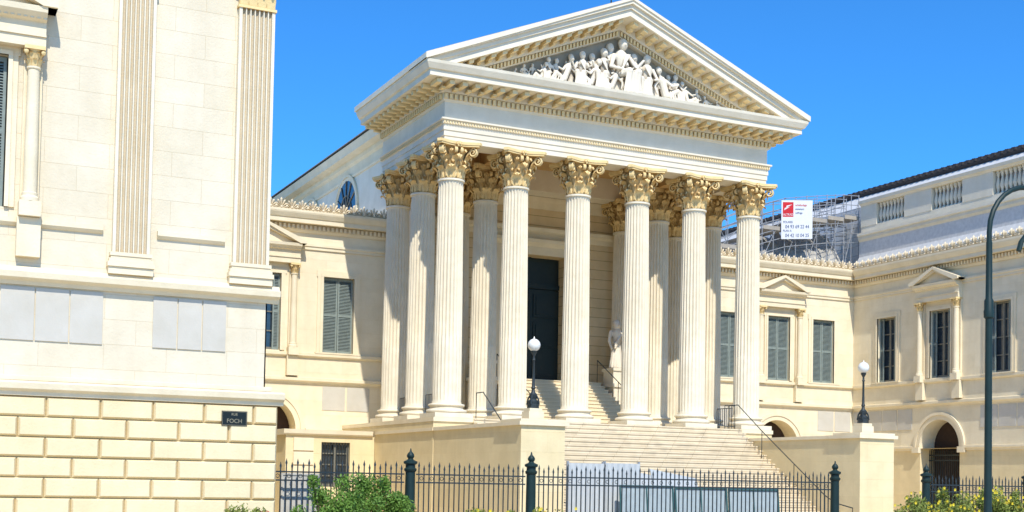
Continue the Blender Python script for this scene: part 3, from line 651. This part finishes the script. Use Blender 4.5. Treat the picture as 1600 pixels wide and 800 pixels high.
def ir(a,b,label="low black iron railing between portico columns"):
    m=M(); A=Vector(a);B=Vector(b); n=int((B-A).length/.13)
    for i in range(n+1): p=A.lerp(B,i/n); m.box(p.x-.009,p.x+.009,p.y-.009,p.y+.009,P,P+.95)
    for z in(.12,.95): m.tube([(A.x,A.y,P+z),(B.x,B.y,P+z)],.016,6)
    m.ob("iron_railing",MIRON,None,label=label,category="railing",group="railings between columns")
for j in(0,1): ir((0,j*D+.7,0),(0,(j+1)*D-.7,0)); ir((5*S,j*D+.7,0),(5*S,(j+1)*D-.7,0))
ir((4*S+1.4,-.3,0),(5*S-.75,-.3,0))
# ------------------------------------------------------------------ FENCE
FY=YL+.5
pm=M(); pm.lathe([(.2,0),(.2,.25),(.17,.3),(.14,.34),(.13,.4),(.125,1.25),(.12,1.72),(.15,1.75),(.155,1.8),(.12,1.83),(.12,1.9),(.17,1.93),(.17,1.98),(.08,2.02),(.06,2.05),(.09,2.09),(.095,2.13),(.07,2.18),(.03,2.22),(.012,2.3)],24,rf=lambda a,z:1-.06*abs(sin(6*a)) if .4<z<1.74 else 1)
p0=None
for x in(-6.64,-3.33,6.45,9.88,14.0,18.2,22.4):
    k=dict(label="dark green cast iron fence post with urn finial",category="bollard post",group="cast iron fence posts")
    p0=copyto(p0,None,(x,FY,.03),**k) if p0 else pm.ob("cast_iron_post",MGREEN,None,(x,FY,.03),smooth=True,ang=45,**k)
def fpanel(x0,x1):
    m=M(); n=int((x1-x0)/.135)
    for i in range(n):
        x=x0+(x1-x0)*(i+.5)/n; tall=1.78 if i%2 else 1.86
        m.box(x-.012,x+.012,FY-.012,FY+.012,.12,tall)
        m.add([(x-.012,FY-.012,tall),(x+.012,FY-.012,tall),(x+.012,FY+.012,tall),(x-.012,FY+.012,tall),(x-.028,FY,tall+.05),(x+.028,FY,tall+.05),(x,FY,tall+.16)],[(0,1,5,6,4),(2,3,4,6,5),(1,2,5),(3,0,4)])
    for z,h in((.14,.05),(1.48,.035),(1.68,.035)): m.box(x0,x1,FY-.02,FY+.02,z,z+h)
    for i in range(n//2):
        x=x0+(x1-x0)*(i+.5)/(n//2); m.tube([(x+.045*cos(a*pi/4),FY,1.6+.045*sin(a*pi/4)) for a in range(9)],.008,4,False)
    m.ob("iron_fence",MIRON,None,label="dark iron fence with spearhead pickets between cast posts",category="fence",group="spiked iron fences")
fpanel(-10.1,-6.8); fpanel(-6.48,-3.5); fpanel(-3.17,6.28); fpanel(10.05,13.84); fpanel(14.16,18.04); fpanel(18.36,22.24)
gs=M()
gs.box(-9.75,-8.87,FY+.35,FY+.37,.1,1.62); gs.box(-9.78,-8.84,FY+.33,FY+.39,1.62,1.67)
for x in(-9.78,-8.88): gs.box(x,x+.04,FY+.33,FY+.39,.03,1.618)
gs.ob("site_gate",MGATE,None,label="pale grey sheet gate behind the iron fence",category="gate")
def hoard(x0,x1,y,z1,label):
    e=empty("hoarding_panel",((x0+x1)/2,y,0),label=label,category="site hoarding",group="grey site hoarding panels")
    m=M(); n=int((x1-x0)/.09); pts=[]
    for i in range(n+1): pts.append((x0+(x1-x0)*i/n,y+(.03 if i%2 else 0)))
    for i in range(n): m.add([(pts[i][0],pts[i][1],.1),(pts[i+1][0],pts[i+1][1],.1),(pts[i+1][0],pts[i+1][1],z1),(pts[i][0],pts[i][1],z1)],[(0,1,2,3)])
    m.ob("corrugated_sheet",MHOARD,e)
    m=M()
    for x in(x0,x1): m.box(x-.03,x+.03,y+.04,y+.09,0,z1+.05)
    m.box(x0,x1,y+.04,y+.08,z1-.1,z1-.05); m.ob("frame",MSTEEL,e)
hoard(-1.5,-.4,-12.4,2.1,"upright grey corrugated site hoarding behind the fence"); hoard(-.35,.75,-12.4,2.12,"upright grey corrugated site hoarding behind the fence")
def tarp(x0,x1,y,z1,lean):
    e=empty("site_barrier",((x0+x1)/2,y,0),label="pale blue sheeted site barrier in a teal frame",category="barrier",group="teal framed site barriers")
    m=M(); m.add([(x0,y,.1),(x1,y,.1),(x1,y+lean,z1),(x0,y+lean,z1)],[(0,1,2,3)]); m.ob("mesh_sheet",MTARP,e)
    m=M(); m.tube([(x0,y-.02,.0),(x0,y+lean-.02,z1),(x1,y+lean-.02,z1),(x1,y-.02,0)],.035,6); m.tube([(x0,y+lean*.5-.02,z1*.5),(x1,y+lean*.5-.02,z1*.5)],.02,6)
    m.tube([((x0+x1)/2,y-.02,0),((x0+x1)/2,y+lean-.02,z1)],.02,6); m.ob("frame",MTEAL,e)
for a,b,z in((-.1,1.6,1.5),(1.68,3.4,1.47),(3.48,5.2,1.45)): tarp(a,b,-12.9,z,.15)
for a,b in((.9,2.1),(2.0,3.2)):
    m=M(); m.add([(a,-11.6,.1),(b+.3,-11.6,.1),(b+.2,-11.2,1.75),(a-.2,-11.2,2.0),(a,-11.63,.1),(b+.3,-11.63,.1),(b+.2,-11.23,1.75),(a-.2,-11.23,2.0)],[(0,1,2,3),(4,5,6,7),(0,1,5,4),(1,2,6,5),(2,3,7,6),(3,0,4,7)])
    m.ob("leaning_panel",MHOARD,None,label="grey panel leaning behind the fence",category="panel",group="leaning grey panels")
# ------------------------------------------------------------------ SCAFFOLD + BANNER
sf=M()
xs=[18.4,20.0,21.4,22.8,24.2,25.5,26.6,27.6]; tops=[14.7,15.3,15.9,16.35,16.6,16.8,16.95,17.0]; ys=(10.3,11.3,12.3)
for x,tz in zip(xs,tops):
    for y in ys: sf.tube([(x,y,12.8),(x,y,tz)],.026,6)
    for z in(13.3,13.8,14.3,14.8,15.3,15.8,16.3):
        if z<tz: sf.tube([(x,ys[0]-.1,z),(x,ys[2]+.1,z)],.02,6)
for i in range(7):
    for y in ys:
        for dz in(0,.5,1.0,1.5,2.0,2.5): sf.tube([(xs[i],y,tops[i]-.05-dz),(xs[i+1],y,tops[i+1]-.05-dz)],.02,6)
    xm=(xs[i]+xs[i+1])/2; sf.tube([(xm,ys[0],12.8),(xm,ys[0],(tops[i]+tops[i+1])/2)],.02,6)
    sf.tube([(xs[i],ys[0],13),(xs[i+1],ys[0],tops[i]-.2)],.02,6); sf.tube([(xs[i+1],ys[2],13),(xs[i],ys[2],tops[i]-.2)],.02,6)
sc0=empty("scaffolding",(22.5,11,12.8),label="grey tube scaffolding standing on the wing roof",category="scaffolding")
sf.ob("tube_frame",MSTEEL,sc0)
m=M()
for i in range(7):
    for z in(tops[i]-1.3,):
        for k in range(6): m.box(xs[i]+.05,xs[i+1]-.05,ys[0]+.05+k*.32,ys[0]+.34+k*.32,z,z+.05)
    m.box(xs[i]+.05,xs[i+1]-.05,ys[0]-.05,ys[0]-.02,tops[i]-1.3,tops[i]-1.1)
m.ob("deck_boards",MPLANK,sc0)
m=M(); n=34
rows=[]
for i in range(n+1):
    x=21.0+5.9*i/n; rows.append([(x,10.42+.6*j+.12*sin(i*1.7+j),13.0+.62*j*(.7+.5*i/n)+.14*sin(i*.9+j*2)+.1*random.random()) for j in range(4)])
for i in range(n):
    for j in range(3): m.add([rows[i][j],rows[i+1][j],rows[i+1][j+1],rows[i][j+1]],[(0,1,2,3)])
m.ob("scaffold_netting",MNET,sc0)
bn=empty("advertising_banner",(23.5,10.2,14.2),label="white vinyl banner with red logo and blue phone numbers",category="banner")
bx0,bx1,by=22.45,24.42,10.12; zl,zr=.0,.2; H=2.0
BT=lambda a,b:(bx0+(bx1-bx0)*a, by+.0, 14.14+zl+(zr-zl)*a+b)
m=M(); m.add([BT(a/8,b) for a in range(9) for b in(0,H)],[(i*2,i*2+2,i*2+3,i*2+1) for i in range(8)])
o=m.ob("vinyl_sheet",MWHITE,bn); o.modifiers.new("t","SOLIDIFY").thickness=.01
m=M(); p=[BT(.04,H-.86),BT(.38,H-.86),BT(.38,H-.10),BT(.04,H-.10)]; m.add([(a,b-.014,c) for a,b,c in p],[(0,1,2,3)]); m.ob("logo_square",MRED,bn)
m=M()
for d0,d2,up in((.08,.27,.0),(.14,.34,.12)):
    p=[BT(d0,H-.52),BT(d2,H-.34),BT(d0+.02,H-.40)]; m.add([(a,b-.018,c+up) for a,b,c in p],[(0,1,2)])
m.ob("logo_bird",MWHITE,bn)
ux=Vector((bx1-bx0,0,zr-zl)).normalized()
def bt(s,a,b,sz,mt): p=BT(a,b); text(s,sz,mt,bn,(p[0],p[1]-.018,p[2]),ux,(0,0,1),align='LEFT',ext=.002,off=0)
bt("ALTRAD",.05,H-.80,.17,MWHITE); bt("echafaudage",.44,H-.30,.15,MRED); bt("etaiement",.44,H-.50,.14,MBLUE); bt("coffrage",.44,H-.70,.14,MBLUE)
bt("POLARIS",.05,.82,.16,MBLUE); bt("04 93 69 22 44",.12,.55,.25,MBLUE); bt("PLAN A",.05,.37,.16,MBLUE); bt("04 42 10 04 25",.12,.10,.25,MBLUE)
# ------------------------------------------------------------------ STREET LAMP
sl=empty("street_lamp",(.98,-25,0),label="tall dark green swan neck street lamp with scrolled bracket",category="street lamp")
m=M(); m.lathe([(.2,.12),(.2,.5),(.15,.55),(.12,.9),(.09,1.0),(.075,1.3),(.068,3.6),(.065,4.9),(.095,4.93),(.1,5.05),(.09,5.08),(.09,5.25),(.065,5.3),(.058,6.4)],20,(.98,-25,0))
pts=[(.98,6.3),(.98,6.6)]+[(2.0-1.02*cos(a),6.6+.98*sin(a)) for a in [i*pi/14 for i in range(1,14)]]+[(3.02,6.5)]
m.tube([(x,-25,z) for x,z in pts],.05,10)
m.ob("pole",MGREEN,sl,smooth=True)
m=M(); m.tube([(2.22-(.46-.02*i)*cos(i*.42),-25,6.3+(.46-.02*i)*sin(i*.42)) for i in range(18)],.05,8); m.tube([(2.35,-25,6.7),(2.9,-25,6.6)],.04,8)
m.ob("scroll_bracket",MGREEN,sl,smooth=True)
m=M(); m.lathe([(.05,6.5),(.3,6.4),(.34,6.2),(.30,6.15)],16,(3.02,-25,0)); m.ob("lantern_hood",MGREEN,sl,smooth=True)
m=M(); m.lathe([(.29,6.15),(.27,5.95),(.15,5.8),(.02,5.76)],16,(3.02,-25,0)); m.ob("lantern_bowl",MGLOBE,sl,smooth=True)
# ------------------------------------------------------------------ SHRUBS
def shrub(cx,cy,rx,ry,h,n,mat,fl=None,nf=0,label="",name="shrub"):
    e=empty(name,(cx,cy,0.1),label=label,category="shrub"); st=M(); lf=M(); ff=M(); cl=[]
    nc=max(6,int(14*rx*h))
    for i in range(nc):
        a=random.uniform(0,2*pi); q=math.sqrt(random.random()); x=cx+rx*q*cos(a)*.85; y=cy+ry*q*sin(a)*.85; z=h*(.35+.6*random.random())*(1-.35*q*q)
        cl.append((x,y,z,random.uniform(.14,.30))); st.tube([(cx+(x-cx)*.3,cy+(y-cy)*.3,.05),(cx+(x-cx)*.7,cy+(y-cy)*.7,z*.6),(x,y,z)],[.02,.014,.006],5)
    for i in range(n):
        x,y,z,r0=random.choice(cl); d=Vector((random.gauss(0,1),random.gauss(0,1),random.gauss(0,1))).normalized()*r0*random.random()**.45
        c=Vector((x,y,max(.08,z-abs(random.gauss(0,.25))*(random.random()<.5))))+d
        if c.z>h*1.08: continue
        u=Vector((random.gauss(0,1),random.gauss(0,1),random.gauss(0,1))).normalized(); w=u.cross(Vector((random.gauss(0,1),random.gauss(0,1),random.gauss(0,1)))).normalized(); s_=random.uniform(.025,.055)
        lf.add([c-u*s_,c+w*s_*.4,c+u*s_,c-w*s_*.4],[(0,1,2,3)])
    st.ob("stems",MSTEM,e); lf.ob("leaves",mat,e)
    if fl:
        for i in range(nf):
            x,y,z,r0=random.choice(cl); c=Vector((x+random.gauss(0,r0*.7),y+random.gauss(0,r0*.5)-.05,z+random.uniform(0,r0)))
            for k in range(5):
                a=2*pi*k/5; s_=.035; ff.add([c,c+Vector((s_*cos(a),-.01,s_*sin(a))),c+Vector((s_*1.3*cos(a+.5),-.02,s_*1.3*sin(a+.5))),c+Vector((s_*cos(a+1),-.01,s_*sin(a+1)))],[(0,1,2,3)])
        ff.ob("flowers",fl,e)
shrub(-9.1,-15.2,.95,.6,1.8,10500,MLEAF,label="leafy green shrub in front of the iron fence")
shrub(-8.2,-15.3,.95,.5,1.7,9500,MLEAF,label="low leafy green shrub in front of the iron fence")
shrub(-7.4,-15.3,.6,.5,1.3,4500,MLEAF,label="low leafy green shrub in front of the iron fence")
shrub(-11.5,-16.5,.6,.4,1.15,2800,MLEAF2,MRF,14,"low shrub with small red flowers beside the pavilion")
shrub(-5.3,-15.6,.9,.4,1.02,2500,MLEAF2,MYF,40,"low shrub with yellow flowers by the fence")
shrub(-3.9,-15.6,.8,.4,.95,2000,MLEAF2,MYF,20,"low shrub with yellow flowers by the fence")
for x,h in((5.7,1.45),(6.8,1.7),(7.9,1.7),(9.1,1.8)): shrub(x,-18+random.uniform(-.2,.2),.9,.6,h,6800,MLEAF2,MYF,80,"dense shrub dotted with yellow flowers")
# ------------------------------------------------------------------ CAMERA / LIGHT
yaw,pit,roll,f,pc=0.4435,0.0370,0.0189,2040.2,674.6
F=Vector((sin(yaw)*cos(pit),cos(yaw)*cos(pit),sin(pit))); R=Vector((cos(yaw),-sin(yaw),0)); U=R.cross(F)
R2=R*cos(roll)+U*sin(roll); U2=-R*sin(roll)+U*cos(roll)
cd=bpy.data.cameras.new("camera"); cam=bpy.data.objects.new("camera",cd); COL.objects.link(cam)
cam.matrix_world=Matrix(((R2.x,U2.x,-F.x,-18.168),(R2.y,U2.y,-F.y,-43.8415),(R2.z,U2.z,-F.z,1.6),(0,0,0,1)))
cd.sensor_width=36; cd.lens=f/1600*36; cd.shift_y=(pc-400)/1600; cd.clip_end=2000; sc.camera=cam
A=math.radians(-12); E=math.radians(50)
sun=bpy.data.lights.new("sun","SUN"); sun.energy=4.7; sun.angle=math.radians(.5); sun.color=(1,.95,.85)
so=bpy.data.objects.new("sun",sun); COL.objects.link(so)
d=Vector((-sin(A)*cos(E),cos(A)*cos(E),-sin(E))); so.rotation_euler=d.to_track_quat('-Z','Y').to_euler(); so.location=(0,-60,60)
w=bpy.data.worlds.new("World"); sc.world=w; w.use_nodes=True; nt=w.node_tree; bg=nt.nodes["Background"]
sk=nt.nodes.new("ShaderNodeTexSky"); sk.sky_type='NISHITA'; sk.sun_disc=False; sk.sun_elevation=E; sk.sun_rotation=math.radians(180)-A; sk.air_density=1.0; sk.dust_density=.2; sk.ozone_density=3.0
hs_=nt.nodes.new("ShaderNodeMix"); hs_.data_type='RGBA'; hs_.blend_type='MULTIPLY'; hs_.inputs[0].default_value=1; hs_.inputs[7].default_value=(.26,.85,1.42,1)
nt.links.new(sk.outputs[0],hs_.inputs[6]); nt.links.new(hs_.outputs[2],bg.inputs[0]); bg.inputs[1].default_value=.15
sc.view_settings.view_transform='Standard'; sc.view_settings.look='None'; sc.view_settings.exposure=0
